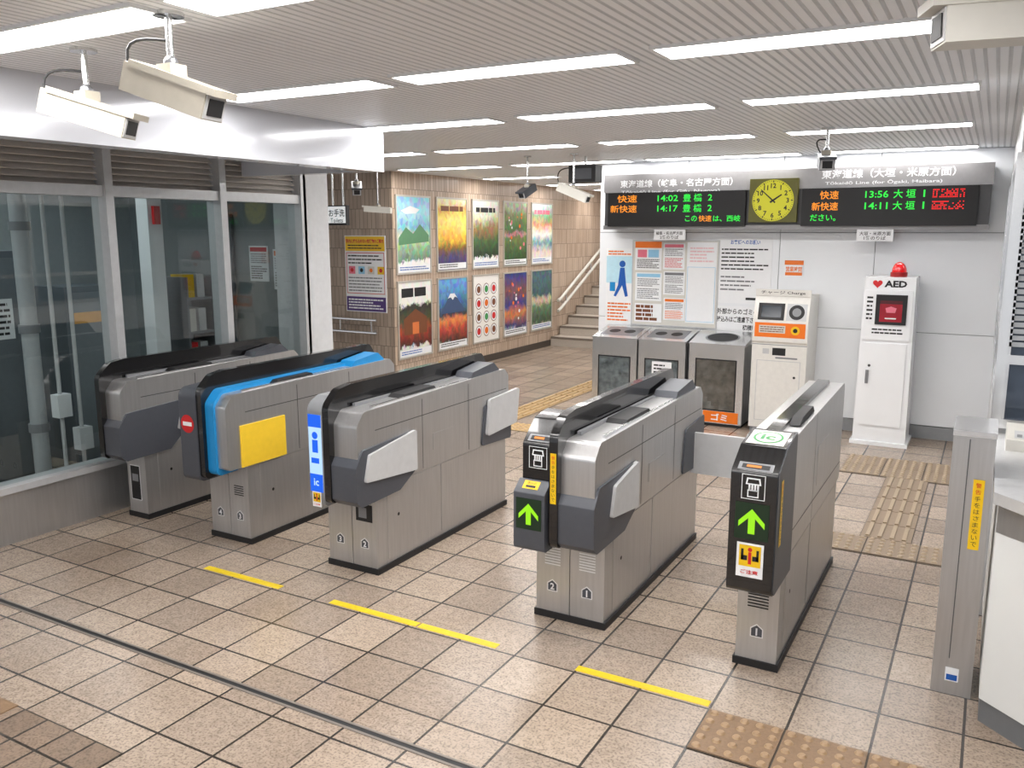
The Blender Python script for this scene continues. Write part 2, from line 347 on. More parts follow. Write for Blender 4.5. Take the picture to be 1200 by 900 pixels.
tag(mb.build('tactile_paving'),'near row of brown studded tactile tiles before the rightmost gate','tactile paving')
mb=MB()
for k in range(4): dots(mb,-1.15+.3*k,5.25,tacf)
for k in range(5): bars(mb,-.6,5.55+.3*k,tacf)
for k in range(3): dots(mb,-.95+.3*k,7.05,tacf); dots(mb,-.95+.3*k,7.35,tacf)
tag(mb.build('tactile_paving'),'brown tactile path of bars and studs leading to the white cabinet wall','tactile paving')
mb=MB()
for k in range(3): dots(mb,-4.4+.3*k,7.0,tacy)
for k in range(9): bars(mb,-4.4,7.3+.3*k,tacy)
tag(mb.build('tactile_paving'),'yellow tactile path running toward the stairs past the bins','tactile paving')
tag(MB().box(-3.9,1.49,.002,-3.3,1.789,.006,tacn,.001).build('tactile_strip'),'plain brown strip edging the small floor tiles at lower left','tactile paving')
# ---------------- ticket gates ----------------
YG=3.57
def arrow(mb,u,v,s,m,l=3): mb.poly([(u,v+s*.5),(u+s*.5,v-.02*s),(u+s*.5,v-.25*s),(u+s*.13,v+.12*s),(u+s*.13,v-.5*s),(u-s*.13,v-.5*s),(u-s*.13,v+.12*s),(u-s*.5,v-.25*s),(u-s*.5,v-.02*s)],m,l)
def handpic(mb,u,v,s):
    mb.frame(u-s*.5,v-s*.55,u+s*.5,v+s*.55,s*.03,paper,2)
    mb.poly([(u-.28*s,v+.4*s),(u+.28*s,v+.4*s),(u+.33*s,v+.1*s),(u-.33*s,v+.1*s)],paper,2); mb.poly([(u-.22*s,v+.34*s),(u+.22*s,v+.34*s),(u+.26*s,v+.16*s),(u-.26*s,v+.16*s)],black,3)
    for k in range(4): mb.rect(u+(-.2+.12*k)*s,v-.15*s,u+(-.12+.12*k)*s,v+.14*s,paper,4)
    mb.frame(u-.24*s,v-.45*s,u+.24*s,v-.12*s,s*.05,paper,4)
dgreen=mat('arrow_backing',(14,44,22),.3)
def nosepart(root,x0,x1,slot,top=1.0):
    xm=(x0+x1)/2; w=x1-x0
    if slot:
        pr=fillet([(-.14,.42,.02),(-.14,.92,.03),(-.02,1.02,.03),(.12,1.04,.01),(.12,.42,0)])
    else: pr=fillet([(-.2,.42,.03),(-.2,.94,.02),(-.06,1.02,.03),(.14,1.05,.01),(.14,.42,0)])
    MB().prism(pr,'x',x0,x1,black,.008).build('reader_nose',root)
    MB().prism([(p[0]*1.0+.012,p[1]) for p in pr],'x',x1-.012,x1+.004,dgrey,.004).build('nose_side_trim',root)
    yf=-.14 if slot else -.2
    if slot:
        MB().prism(fillet([(-.215,.42,.02),(-.215,.70,.01),(-.14,.76,.01),(-.13,.42,0)]),'x',x0-.008,x1-.01,dgrey,.005).build('ticket_slot_box',root)
        sv=Vector((0,.075,.06)).normalized()
        mb=MB().plane((xm-.01,-.215,.70),(1,0,0),sv); mb.rect(-w*.28,.024,w*.22,.07,yellow,2); mb.rect(-w*.18,.032,w*.12,.044,black,3)
        mb.text('きっぷ',-.03*w,.058,.012,ink,.045,3); mb.build('ticket_slot',root)
        yl=-.216
        za,zp,zs=.60,.855,None
    else: yl=-.201; za,zp,zs=.735,.88,.57
    mb=MB().plane((xm-(.01 if slot else 0),yl,0))
    s=min(w*.74,.125)
    mb.rect(-s*.55,za-s*.62,s*.55,za+s*.62,dgreen,1); arrow(mb,0,za,s*.85,e_arrow,3); mb.build('arrow_display',root)
    mb=MB().plane((xm,yf-.001,0)); handpic(mb,0,zp,min(.095,w*.65)); mb.build('card_pictogram',root)
    a=Vector((-.14,.92)) if slot else Vector((-.2,.94)); b=Vector((-.02,1.02)) if slot else Vector((-.06,1.02))
    d=(b-a).normalized(); mb=MB().plane((xm,a.x,a.y),(1,0,0),(0,d.x,d.y)); mb.rect(-w*.38,.012,w*.38,.055,mgrey,2); mb.rect(-w*.3,.02,w*.3,.045,blackm,3); mb.rect(-w*.2,.026,w*.12,.04,e_slot,4); mb.build('status_lamp',root)
    return xm,yl,zs
def sticker(root,xm,y,z,k=1.0):
    mb=MB().plane((xm,y,z)); mb.rect(-.042*k,-.058*k,.042*k,.055*k,paper,1); mb.rect(-.034*k,-.022*k,.034*k,.048*k,yellow,2)
    mb.rect(-.028*k,-.002*k,-.008*k,.014*k,ink,3); mb.rect(.008*k,-.002*k,.028*k,.014*k,ink,3); mb.rect(-.028*k,-.002*k,-.02*k,.035*k,ink,3); mb.rect(.02*k,-.002*k,.028*k,.035*k,ink,3)
    mb.disc(0,.034*k,.007*k,red,3); mb.rect(-.005*k,-.014*k,.005*k,.026*k,red,3); mb.text('ご注意',0,-.04*k,.014*k,red,.055*k,3,.02); mb.build('warning_sticker',root)
def numlabel(root,u,t):
    s=.028; v=.17
    mb=MB().plane((u,0,0)); u=0
    mb.poly([(u-s,v-s),(u+s,v-s),(u+s,v+s*.5),(u,v+s*1.25),(u-s,v+s*.5)],paper,2); mb.poly([(u-s*.84,v-s*.84),(u+s*.84,v-s*.84),(u+s*.84,v+s*.4),(u,v+s*1.03),(u-s*.84,v+s*.4)],dgrey,3); mb.text(t,u,v-.002,.034,paper,None,4,.03)
    mb.build('number_label',root)
def vents(root,u,v,w,n=6,m=blackm):
    mb=MB().plane((u,0,0))
    for k in range(n): mb.rect(-w/2,v+k*.014,+w/2,v+k*.014+.006,m,2)
    mb.build('vent_slots',root)
def wstrip(root,O,U,u,v0,v1,wd):
    mb=MB().plane(O,U); mb.rect(u-wd/2,v0,u+wd/2,v1,yellow,1); st='警告手をはさまないで'; n=len(st); hh=(v1-v0-.02)/n
    for k,ch in enumerate(st): mb.text(ch,u,v1-.01-hh*(k+.5),hh*.72,ink if k>1 else red,hh*.75,2)
    mb.build('warning_strip',root)
def seam_(root,x,y0,z0,y1,z1):
    MB().plane((x,0,0),(0,1,0)).rect(y0,z0,y1,z1,mat('seam_dark',(80,82,84),.5),1).build('panel_seam',root)
def gate(x0,w,kind,label,nums):
    L=1.44; root=E('ticket_gate',(x0,YG,0),label,'ticket gate','row of automatic ticket gates'); h=w/2
    MB().box(-.006,-.006,0,w+.006,L+.006,.035,blackm).build('plinth',root)
    mb=MB()
    if kind in('one','five'): mb.box(.004,0,.035,w-.004,L,.505,steel,.004)
    else: mb.box(.004,0,.035,h-.002,L,.505,steel,.004); mb.box(h+.002,0,.035,w-.004,L,.505,steel,.004)
    mb.build('base_cabinet',root)
    xs_=w-.004
    for y0,y1 in ((.1,.62),(.64,1.38)): MB().box(xs_-.001,y0,.06,xs_+.003,y1,.49,steel,.002).build('service_panel',root)
    MB().plane((xs_+.003,0,0),(0,1,0)).disc(.2,.30,.01,blackm,1).build('lock',root)
    HP=fillet([(-.15,.5,.02),(-.15,.88,.04),(-.09,.95,.04),(L-.02,.97,.03),(L+.03,.92,.03),(L+.03,.5,.02)],5)
    HL=fillet([(.1,.5,.01),(.1,.95,.02),(L-.02,.97,.03),(L+.03,.92,.03),(L+.03,.5,.02)],5)
    RP=fillet([(-.19,.44,.03),(-.19,.98,.07),(-.10,1.06,.06),(.0,1.075,.03),(L-.06,1.075,.05),(L+.045,.93,.05),(L+.045,.5,.03)],6)
    if kind=='one':
        MB().prism(fillet([(.1,.5,.01),(.1,1.03,.02),(L+.03,1.06,.04),(L+.03,.5,.03)]),'x',-.002,w+.002,steel,.007,2).build('housing',root)
        mb=MB().prism(fillet([(.13,1.0,0),(.13,1.045,.01),(.35,1.055,.01),(L-.05,1.08,.02),(L-.02,1.03,.02)]),'x',w*.3,w*.62,black,.006); mb.build('sensor_rail',root)
        MB().prism([(.3,1.04),(.36,1.068),(.62,1.074),(.66,1.04)],'x',w*.66,w*.9,blackm,.003).build('display_pod',root)
        MB().box(w+.001,.7,.66,w+.004,1.0,.86,steel,.0015).build('side_hatch',root)
        seam_(root,w+.002,.62,.5,.626,1.04); seam_(root,w+.002,.11,.6,1.46,.606)
        xm,yl,zs=nosepart(root,0,w,False); sticker(root,xm,yl,zs,1.3)
        d=Vector((0,.2,.03)).normalized(); mb=MB().plane((xm,-.06,1.022),(1,0,0),d)
        mb.rect(-w*.42,.01,w*.42,.17,offw,1); mb.disc(0,.09,.062,greenp,2,ry=.066); mb.disc(0,.09,.052,offw,3,ry=.056); mb.text('ic',0,.09,.06,greenp,.06,4,.03); mb.build('card_reader_pad',root)
        wstrip(root,(w+.005,0,0),(0,1,0),-.12,.62,.9,.04)
        vents(root,w/2,.28,.09,9); numlabel(root,w/2,nums[0])
        return root
    xr=h if kind!='five' else .03
    MB().prism(RP,'x',xr-.022,xr+.022,black,.008,2).build('sensor_arch',root)
    MB().prism(HP,'x',xr+.02,w+.004,steel,.009,2).build('exit_housing',root)
    if kind!='five': MB().prism(HL,'x',-.004,xr-.02,steel,.009,2).build('entry_housing',root)
    MB().box(w+.003,.55,.6,w+.006,.78,.7,steel,.0015).build('side_hatch',root)
    seam_(root,w+.004,.44,.51,.446,.93); seam_(root,w+.004,.95,.51,.956,.94); seam_(root,w+.004,.0,.83,L,.835)
    zt=.957
    MB().prism([(.28,zt-.01),(.32,zt+.018),(.62,zt+.022),(.66,zt-.01)],'x',xr+.05,w-.03,blackm,.004).build('display_pod',root)
    MB().box(xr+.03,.0,zt-.01,xr+.05,L-.3,zt+.012,mgrey,.003).build('top_trim',root); MB().box(w-.028,.0,zt-.01,w-.014,L-.25,zt+.008,steel2,.003).build('top_trim',root)
    MB().prism(fillet([(1.0,.95,0),(1.04,1.0,.01),(1.3,1.03,.02),(1.4,.95,.0)]),'x',xr+.04,w-.012,cyan if kind=='four' else dgrey,.008,2).build('exit_reader_pod',root)
    if kind!='five':
        MB().prism([(.3,zt-.01),(.34,zt+.018),(.9,zt+.02),(.94,zt-.01)],'x',.03,xr-.04,blackm,.004).build('display_strip',root)
    if kind!='four':
        ye=.36 if kind!='five' else .3
        MB().prism(fillet([(-.18,.47,.012),(-.18,.66,.01),(-.12,.745,.012),(ye,.765,.01),(ye,.53,.012),(.2,.445,.012),(-.14,.435,.012)],3),'x',xr+.022,w+.016,dgrey,.004,2).build('bumper',root)
        fy={'five':(.26,.52),'three':(-.12,.35),'two':(.0,.34)}[kind]
        MB().prism(fillet([(fy[0],.57,.01),(fy[0]+.04,.715,.01),(fy[1],.77,.015),(fy[1],.53,.01)],3),'x',w+.012,w+.032,lgrey,.004).build('flap_door',root)
    else:
        MB().box(w+.002,-.05,.5,w+.012,.32,.755,yel2,.002).build('flap_cover',root)
    MB().prism(fillet([(1.1,.5,.02),(1.14,.76,.02),(L+.05,.79,.02),(L+.05,.48,.02)]),'x',xr+.03,w+.014,dgrey if kind!='four' else steel,.006,2).build('rear_bumper',root)
    if kind=='two': MB().prism(fillet([(w-.02,.46,.01),(w-.02,.71,.01),(w+.36,.71,.02),(w+.36,.46,.02)]),'y',1.3,1.325,lgrey,.005).build('rear_flap_door',root)
    else: MB().prism(fillet([(1.14,.56,.02),(1.18,.8,.02),(L+.14,.82,.02),(L+.1,.58,.02)]),'x',w+.012,w+.034,lgrey,.005).build('rear_flap_door',root)
    if kind=='two':
        xm,yl,zs=nosepart(root,0,xr-.022,True)
        wstrip(root,(0,-.191,0),(1,0,0),xr,.66,.9,.03)
        vents(root,h*.5,.28,.085,8,paper); vents(root,h*1.5,.28,.085,8,paper); numlabel(root,h*.5,nums[0]); numlabel(root,h*1.5,nums[1])
    if kind=='three':
        MB().prism(fillet([(-.19,.42,.03),(-.19,.98,.07),(-.1,1.02,.04),(.12,1.02,.02),(.12,.42,0)]),'x',.05,xr-.022,mgrey,.008).build('reader_nose',root)
        xa,xb=.056,xr-.03
        mb=MB().plane((0,-.191,0)); mb.rect(xa,.5,xb,.93,e_white,1); mb.rect(xa,.86,xb,.93,e_blue,2); mb.rect(xa,.5,xb,.6,e_blue,2); mb.disc((xa+xb)/2,.815,.02,e_blue,3); mb.rect(xa+.025,.72,xb-.025,.79,e_blue,3); mb.rect(xa+.015,.66,xb-.02,.69,e_blue,3)
        mb.text('ic',(xa+xb)/2,.555,.04,e_white,None,4,.02); mb.build('lit_panel',root)
        sticker(root,(xa+xb)/2,-.194,.46,.75)
        mb=MB().plane((0,0,0)); mb.rect(h+.03,.3,w-.03,.4,blackm,2); mb.rect(h+.05,.32,w-.07,.38,mgrey,3); mb.build('coin_window',root); numlabel(root,h*.5,nums[0]); numlabel(root,h*1.5,nums[1])
    if kind=='four':
        BP=fillet([(-.165,.46,.04),(-.165,.9,.06),(-.09,.975,.06),(L-.02,.985,.05),(L+.035,.92,.05),(L+.035,.5,.03)],6)
        MB().prism(BP,'x',xr+.02,xr+.09,cyan,.007,2).build('blue_band',root)
        MB().prism(fillet([(-.2,.42,.04),(-.2,.98,.06),(.12,1.0,.02),(.12,.42,0)]),'x',.01,xr-.022,dgrey,.008).build('reader_nose',root)
        mb=MB().plane((.077,-.201,0)); mb.disc(0,.77,.055,red,1); mb.rect(-.038,.758,.038,.782,paper,2); mb.build('no_entry_sign',root)
        numlabel(root,h*.5,nums[0]); numlabel(root,h*1.5,nums[1]); vents(root,h*1.5,.3,.08,5)
    if kind=='five':
        mb=MB().plane((0,0,0)); mb.rect(.03,.12,.13,.36,paper,1); mb.rect(.035,.125,.125,.355,blackm,2); mb.rect(.05,.25,.11,.3,mgrey,3); mb.build('front_window',root)
    return root
gate(-.866,.186,'one','narrow rightmost ticket gate with green round card reader logo and lit arrow','1')
gate(-1.866,.372,'two','ticket gate with lit green arrow and yellow ticket slot, its rear flap standing out','21')
gate(-3.213,.352,'three','middle ticket gate with glowing blue and white panel on its front','32')
gate(-4.177,.34,'four','ticket gate with light blue band, yellow side panel and red no entry disc','43')
gate(-4.97,.19,'five','narrow leftmost steel ticket gate beside the glass front','4')
# ---------------- departure board ----------------
YB=8.35
bd=E('departure_board',(-1.83,YB,1.92),'wide departure board with two black LED panels above the white wall','departure board')
def L2(px,py): 
    x,z=PY(px,py,YB-.06); return x+1.83,z-1.92
hm=mat('board_header',(150,149,150),.35,.1)
MB().box(-1.75,0,-.0,1.75,.23,.53,mat('board_case',(80,80,82),.4)).build('case',bd)
MB().box(-1.76,-.012,.36,1.76,.002,.54,hm,.003).build('header_panel',bd); MB().box(-1.76,-.012,-.01,1.76,.002,.03,hm,.003).build('lower_trim',bd)
def tx(px0,px1,py,h,s,m,bold=.01,l=1):
    mb=MB().plane((0,-.013,0))
    a=L2(px0,py); b=L2(px1,py); mb.text(s,(a[0]+b[0])/2,(a[1]+b[1])/2,h,m,abs(b[0]-a[0]),l,bold); mb.build('header_lettering',bd)
tx(725,857,214,.078,'東海道線（岐阜・名古屋方面）',paper,.022); tx(726,842,224.5,.042,'Tōkaidō Line (for Gifu, Nagoya)',paper,.012)
tx(962,1120,202,.082,'東海道線（大垣・米原方面）',paper,.022); tx(966,1104,213,.042,'Tōkaidō Line (for Ōgaki, Maibara)',paper,.012)
def led(pxa,pxb):
    a=L2(pxa,240)[0]; b=L2(pxb,240)[0]
    return MB().box(a,-.05,.02,b,-.0,.355,blackm,.004).build('led_panel',bd)
p1=led(712,873); p2=led(939,1146)
def row(par,items,z):
    for a,b,s,m,hh in items:
        mb=MB().plane((0,-.051,0))
        x=L2(a,240)[0]; x2=L2(b,240)[0]; mb.text(s,(x+x2)/2,z,hh,m,x2-x,1,.012); mb.build('led_text',par)
H=.075
row(p1,[(723,746,'快速',e_orange,H),(770,794,'14:02',e_green,.06),(800,822,'豊 橋',e_green,H),(829,834,'2',e_green,.06)],.295)
row(p1,[(715,746,'新快速',e_orange,H),(770,794,'14:17',e_green,.06),(800,822,'豊 橋',e_green,H),(829,834,'2',e_green,.06)],.195)
row(p1,[(803,817,'この',e_green,.055),(819,834,'快速',e_orange,.06),(836,868,'は、西岐',e_green,.06)],.095)
row(p2,[(960,982,'快速',e_orange,H),(1013,1040,'13:56',e_green,.06),(1046,1072,'大 垣',e_green,H),(1081,1083,'1',e_green,.06)],.295)
row(p2,[(951,982,'新快速',e_orange,H),(1013,1040,'14:11',e_green,.06),(1046,1072,'大 垣',e_green,H),(1081,1083,'1',e_green,.06)],.195)
row(p2,[(950,980,'ださい。',e_green,.06)],.095)
for zc in (.295,.195):
    mb=MB().plane((0,-.051,0)); x=L2(1092,240)[0]; x1=L2(1128,240)[0]
    while x<x1:
        for k in range(5):
            if random.random()<.62: mb.rect(x,zc-.036+k*.015,x+.010,zc-.036+k*.015+.010,e_red,1)
        x+=.013
    mb.build('led_red_text',p2)
# clock
x,z=PY(906,235,YB-.05)
ck=E('wall_clock',(x,YB-.03,z),'square clock with a yellow-green dial between the two LED panels','clock')
olive=mat('clock_olive',(92,90,16),.4)
MB().box(-.22,-.03,-.2,.22,.028,.2,olive,.006).build('case',ck)
mb=MB().plane((0,-.0315,0)); mb.disc(0,0,.19,e_dial,1,40)
for k in range(60):
    a=math.pi*2*k/60; r0=.172 if k%5 else .164
    c,s_=math.cos(a),math.sin(a); t=.002 if k%5 else .005; n=(-s_*t,c*t)
    mb.poly([(c*r0-n[0],s_*r0-n[1]),(c*.183-n[0],s_*.183-n[1]),(c*.183+n[0],s_*.183+n[1]),(c*r0+n[0],s_*r0+n[1])],ink,2)
for k in range(12):
    a=math.pi/2-math.pi*2*(k+1)/12; mb.text(str(k+1),math.cos(a)*.135,math.sin(a)*.135,.045,ink,None,2,.03)
mb.build('dial',ck)
def hand(ang,l,w,nm,ly):
    a=math.pi/2-ang; d=Vector((math.cos(a),math.sin(a))); n=Vector((-d.y,d.x))*w
    m_=MB().plane((0,-.0315,0)); m_.poly([tuple(-d*.03-n),tuple(d*l-n*.6),tuple(d*l+n*.6),tuple(-d*.03+n)],ink,ly); m_.build(nm,ck)
hand(math.radians(56),.095,.01,'hour_hand',4); hand(math.radians(312),.15,.007,'minute_hand',6)
for (a,b,c,d),s1,s2,l in (((767,265,803,277),'岐阜・名古屋方面','2番のりば','small white platform 2 sign hanging under left LED panel'),((1005,262,1047,275),'大垣・米原方面','1番のりば','small white platform 1 sign hanging under right LED panel')):
    x0,z1=PY(a,b,YB); x1,z0=PY(c,d,YB); t=E('platform_sign',((x0+x1)/2,YB,1.905),l,'sign','small signs under the departure board'); w=(x1-x0)/2
    MB().box(-w,-.01,-.1,w,.01,.004,paper,.002).build('plate',t)
    MB().plane((0,-.011,0)).text(s1,0,-.032,.035,ink,w*1.7,1,.01).build('lettering',t)
    MB().plane((0,-.011,0)).text(s2,0,-.072,.035,ink,w*1.2,1,.01).build('lettering',t)
# ---------------- back wall notices ----------------
YW=8.598
def notice(a,b,c,d,label,cat='notice',bg=paper,fn=None,y=YW,group='notices on the white wall',name='notice',th=.006):
    x0,z1=PY(a,b,y); x1,z0=PY(c,d,y); w=x1-x0; h=z1-z0
    mb=MB().box(0,-th,0,w,0,h,bg,.001).plane((0,-th,0))
    if fn: fn(mb,w,h)
    return tag(mb.build(name,None,(x0,y,z0)),label,cat,group)
def f1(mb,w,h):
    mb.rect(.02*w,.55*h,.98*w,.9*h,mat('pale_blue',(190,228,242),.5)); mb.disc(.6*w,.8*h,.035,blue,2); mb.poly([(.45*w,.52*h),(.75*w,.52*h),(.68*w,.75*h),(.52*w,.75*h)],blue,2); mb.poly([(.45*w,.52*h),(.3*w,.38*h),(.38*w,.37*h),(.6*w,.52*h)],blue,2); mb.poly([(.6*w,.52*h),(.72*w,.37*h),(.82*w,.38*h),(.75*w,.52*h)],blue,2); mb.rect(.15*w,.44*h,.35*w,.56*h,cyan,2)
    mb.lines(.08*w,.91*h,.9*w,.98*h,2,orange,2); mb.lines(.08*w,.04*h,.92*w,.3*h,6,orange,2)
notice(711,291,741,381,'pale blue poster with a walking figure, leftmost on the white wall','poster',paper,f1)
wb=notice(742,281,840,386,'plain white notice board frame behind the pinned sheets above the bins','notice board',offw,lambda mb,w,h:mb.frame(0,0,w,h,.015,lgrey,1),th=.012)
def f2(cols,hd=orange):
    def f(mb,w,h):
        mb.rect(.06*w,.84*h,.94*w,.96*h,hd); mb.lines(.08*w,.5*h,.92*w,.8*h,5,inkg); mb.lines(.08*w,.06*h,.92*w,.45*h,6,cols)
    return f
YN=YW-.0125
def f2b(mb,w,h):
    mb.rect(0,.78*h,w,h,orange); mb.rect(.1*w,.45*h,.45*w,.72*h,pink); mb.rect(.5*w,.45*h,.9*w,.72*h,lblue); mb.lines(.08*w,.06*h,.92*w,.4*h,6,ink)
notice(745,283,775,317,'orange headed leaflet pinned at the top left of the notice board','notice',paper,f2b,YN)
notice(745,319,775,353,'sheet with small print rows below the orange headed leaflet','notice',paper,f2(inkg,lblue),YN)
def f3(mb,w,h):
    mb.lines(.05*w,.05*h,.95*w,.95*h,4,brownp,1,.7)
notice(744,355,775,378,'small sheet with bold brown lettering at the lower left of board','notice',paper,f3,YN)
notice(778,285,802,316,'sheet with red and pink blocks in middle of the notice board','notice',paper,f2(red,pink),YN)
notice(778,318,802,346,'white sheet with grey text in the middle of notice board','notice',paper,f2(inkg,inkg),YN)
notice(778,349,802,376,'lower middle sheet with orange text on the notice board','notice',paper,f2(orange,orange),YN)
notice(806,284,837,380,'tall nearly blank timetable sheet at right of the notice board','notice',paper,lambda mb,w,h:(mb.lines(.1*w,.75*h,.9*w,.95*h,5,mat('pale_pink',(240,200,205),.5)),mb.frame(.03*w,.02*h,.97*w,.7*h,.004,lblue,2)),YN)
def f4(mb,w,h):
    mb.text('お客様へのお願い',.5*w,.94*h,.045,blue,.55*w,1,.02); mb.lines(.06*w,.5*h,.94*w,.86*h,6,ink,1,.35); mb.lines(.06*w,.18*h,.7*w,.44*h,4,inkg,1,.35); mb.lines(.55*w,.03*h,.94*w,.12*h,1,ink,1,.4)
notice(843,279,902,357,'large white notice with blue heading asking customers for cooperation','notice',paper,f4)
def f5(mb,w,h):
    mb.text('外部からのゴミの',.5*w,.8*h,.06,ink,.9*w,1,.02); mb.text('持込みはご遠慮下さい',.5*w,.48*h,.06,ink,.9*w,1,.02); mb.text('穂積駅',.78*w,.17*h,.055,ink,.3*w,1,.02)
notice(838,358,890,390,'white sign with bold black lettering above the round topped bin','sign',paper,f5)
def f6(mb,w,h): mb.rect(0,.72*h,w,h,orange); mb.text('営業時間',.5*w,.45*h,.05,orange,.85*w,1,.02); mb.rect(.05*w,.05*h,.95*w,.25*h,orange)
notice(920,305,941,324,'small orange and white label on the wall above the charging machine','notice',paper,f6)
# ---------------- bins ----------------
bag=mat('trash_bag',(196,198,202),.22,0,.6,16,.8); bagc=mat('trash_bag_mixed',(166,150,140),.3,0,.8,12,.8)
def bin_(x0,w,label,kind):
    t=E('recycling_bin',(x0,8.14,0),label,'bin','stainless bins under the notice board'); D=.43
    mb=MB()
    mb.box(0,0,.03,w,.012,.16,steel2,.003); mb.box(0,0,.16,.07,.012,.80,steel2); mb.box(w-.07,0,.16,w,.012,.80,steel2); mb.box(.07,0,.62 if kind!=3 else .66,w-.07,.012,.80,steel2)
    mb.box(0,.012,.03,.012,D,.80,steel); mb.box(w-.012,.012,.03,w,D,.80,steel); mb.box(.012,D-.012,.03,w-.012,D,.80,steel); mb.box(.01,.01,0,w-.01,D-.01,.03,blackm)
    mb.build('body',t)
    zt_=.62 if kind<3 else .66
    mb=MB().plane((0,-.0005,0)); mb.frame(.066,.154,w-.066,zt_+.006,.012,blackm,1); mb.build('window_gasket',t)
    MB().prism([(0,.80),(0,.815),(D,.90),(D,.80)],'x',-.006,w+.006,steel2,.004).build('lid',t)
    sl=Vector((0,D,.085)).normalized(); mb=MB().plane((w/2,0,.8155),(1,0,0),sl)
    if kind==3: mb.disc(0,D*.5,.17,steeld,1,32,.15); mb.disc(0,D*.5,.15,blackm,2,32,.13); mb.build('opening',t)
    else:
        mb.rect(-w*.4,.08,w*.4,.36,steeld,1); mb.build('opening_plate',t)
        for sx in (-1,1): MB().plane((w/2,0,.8155),(1,0,0),sl).disc(sx*w*.17,.22,.06,blackm,2).build('opening',t)
    mb=MB(); nx,nz=10,12; vs=[];fs=[]
    for j in range(nz+1):
        for i in range(nx+1):
            ed=(i in(0,nx) or j in (0,nz))
            vs.append((.065+(w-.13)*i/nx,.007+(0 if ed else random.uniform(-.001,.03)),.155+(.47 if kind<3 else .51)*j/nz))
    for j in range(nz):
        for i in range(nx): b=j*(nx+1)+i; fs.append((b,b+1,b+nx+2,b+nx+1))
    mb.faces(vs,fs,bag if kind<3 else bagc); mb.build('trash_bag',t)
    MB().plane((0,.003,0)).rect(.065,.15,w-.065,zt_,glass).build('window',t)
    if kind==2:
        mb=MB().plane((0,-.001,0)); mb.rect(w*.3,.42,w*.72,.6,paper); mb.lines(w*.34,.44,w*.68,.58,4,ink,2); mb.build('label_sheet',t)
    if kind==3:
        mb=MB().plane((0,-.001,0)); mb.rect(w*.3,.04,w*.94,.15,orange,1); mb.text('ゴミ',w*.6,.095,.07,paper,.16,2,.02); mb.build('base_label',t)
bin_(-3.6,.49,'leftmost stainless bin with a clear window full of trash',1)
bin_(-3.09,.49,'middle stainless bin with a white paper label on its window',2)
bin_(-2.56,.54,'right stainless bin with one big round hole and orange base label',3)
# ---------------- charge machine ----------------
cmc=E('charging_machine',(-1.94,8.1,0),'white card charging machine with orange panel beside the bins','ticket machine')
W=.5; mw=mat('machine_white',(226,224,218),.35)
MB().box(.01,.02,0,W-.01,.47,.05,mgrey).box(0,0,.05,W,.48,.86,mw,.006).build('body',cmc)
MB().prism([(0,.86),(-.015,.88),(-.015,1.06),(.04,1.26),(.06,1.3),(.48,1.3),(.48,.86)],'x',0,W,mw,.008).build('head',cmc)
mb=MB().plane((0,-.0155,0)); mb.rect(.02,.92,.48,1.055,orange); mb.disc(.39,.99,.04,yellow,2); mb.disc(.39,.99,.02,blackm,3); mb.rect(.06,.96,.3,1.03,offw,2); mb.lines(.07,.965,.29,1.025,3,brownp,3); mb.build('orange_panel',cmc)
d=Vector((0,.055,.2)).normalized(); mb=MB().plane((0,-.015,1.06),(1,0,0),d)
mb.rect(.04,.02,.28,.18,blackm,1); mb.rect(.07,.045,.25,.155,mat('screen',(34,44,54),.15,emit=.05),2); mb.build('screen',cmc)
mb=MB().plane((0,-.015,1.06),(1,0,0),d); mb.rect(.3,.02,.48,.18,lgrey,1); mb.disc(.39,.1,.07,blackm,2); mb.disc(.39,.1,.04,mgrey,3); mb.build('card_tray',cmc)
mb=MB().plane((0,0,0)); mb.rect(.0,.845,W,.852,mgrey); mb.frame(.05,.12,.45,.7,.006,lgrey); mb.rect(.19,.75,.31,.82,blackm); mb.rect(.1,.76,.16,.81,lgrey); mb.disc(.4,.55,.012,blackm); mb.rect(.22,.72,.42,.735,mgrey); mb.build('front_door',cmc)
mb=MB().box(0,.05,1.3,W,.07,1.36,mw,.002).plane((0,.05,0)); mb.text('チャージ Charge',W/2,1.33,.035,ink,.4,1,.01); mb.build('header_sign',cmc)
# ---------------- AED ----------------
ae=E('aed_cabinet',(-1.0,8.1,0),'tall slim white defibrillator cabinet with red heart and beacon on top','AED cabinet')
W=.44; aw=mat('aed_white',(242,244,246),.25,0,.02,5,coat=.3)
MB().box(-.02,-.02,0,W+.02,.42,.035,aw,.006).prism([(0,.03),(W,.03),(W-.015,1.5),(.015,1.5)],'y',.0,.38,aw,.008).build('body',ae)
MB().box(.05,-.012,.18,W-.05,.002,.92,aw,.004).build('lower_door',ae); MB().box(.075,-.03,.56,.1,-.01,.68,steeld,.004).build('handle',ae)
MB().plane((.08,-.0125,0)).disc(.02,.72,.012,blackm).build('lock',ae)
MB().box(.03,-.014,.95,W-.03,.002,1.385,aw,.004).build('upper_door',ae)
mb=MB().box(.12,-.03,1.09,.37,-.012,1.35,blackm,.01).plane((0,-.031,0)); mb.rect(.155,1.115,.335,1.3,mat('aed_red',(150,18,36),.25,emit=.08),1); mb.rect(.155,1.27,.335,1.3,mat('aed_darkred',(80,12,22),.3),2); mb.poly([(.2,1.235),(.245,1.25),(.29,1.235),(.28,1.195),(.21,1.195)],pink,2); mb.rect(.2,1.14,.29,1.15,paper,2); mb.build('device_window',ae)
def heart(mb,u,v,s,m):
    pts=[]
    for k in range(28):
        t=2*math.pi*k/28; pts.append((u+s*16*math.sin(t)**3/17,v+s*(13*math.cos(t)-5*math.cos(2*t)-2*math.cos(3*t)-math.cos(4*t))/17))
    mb.poly(pts,m,1)
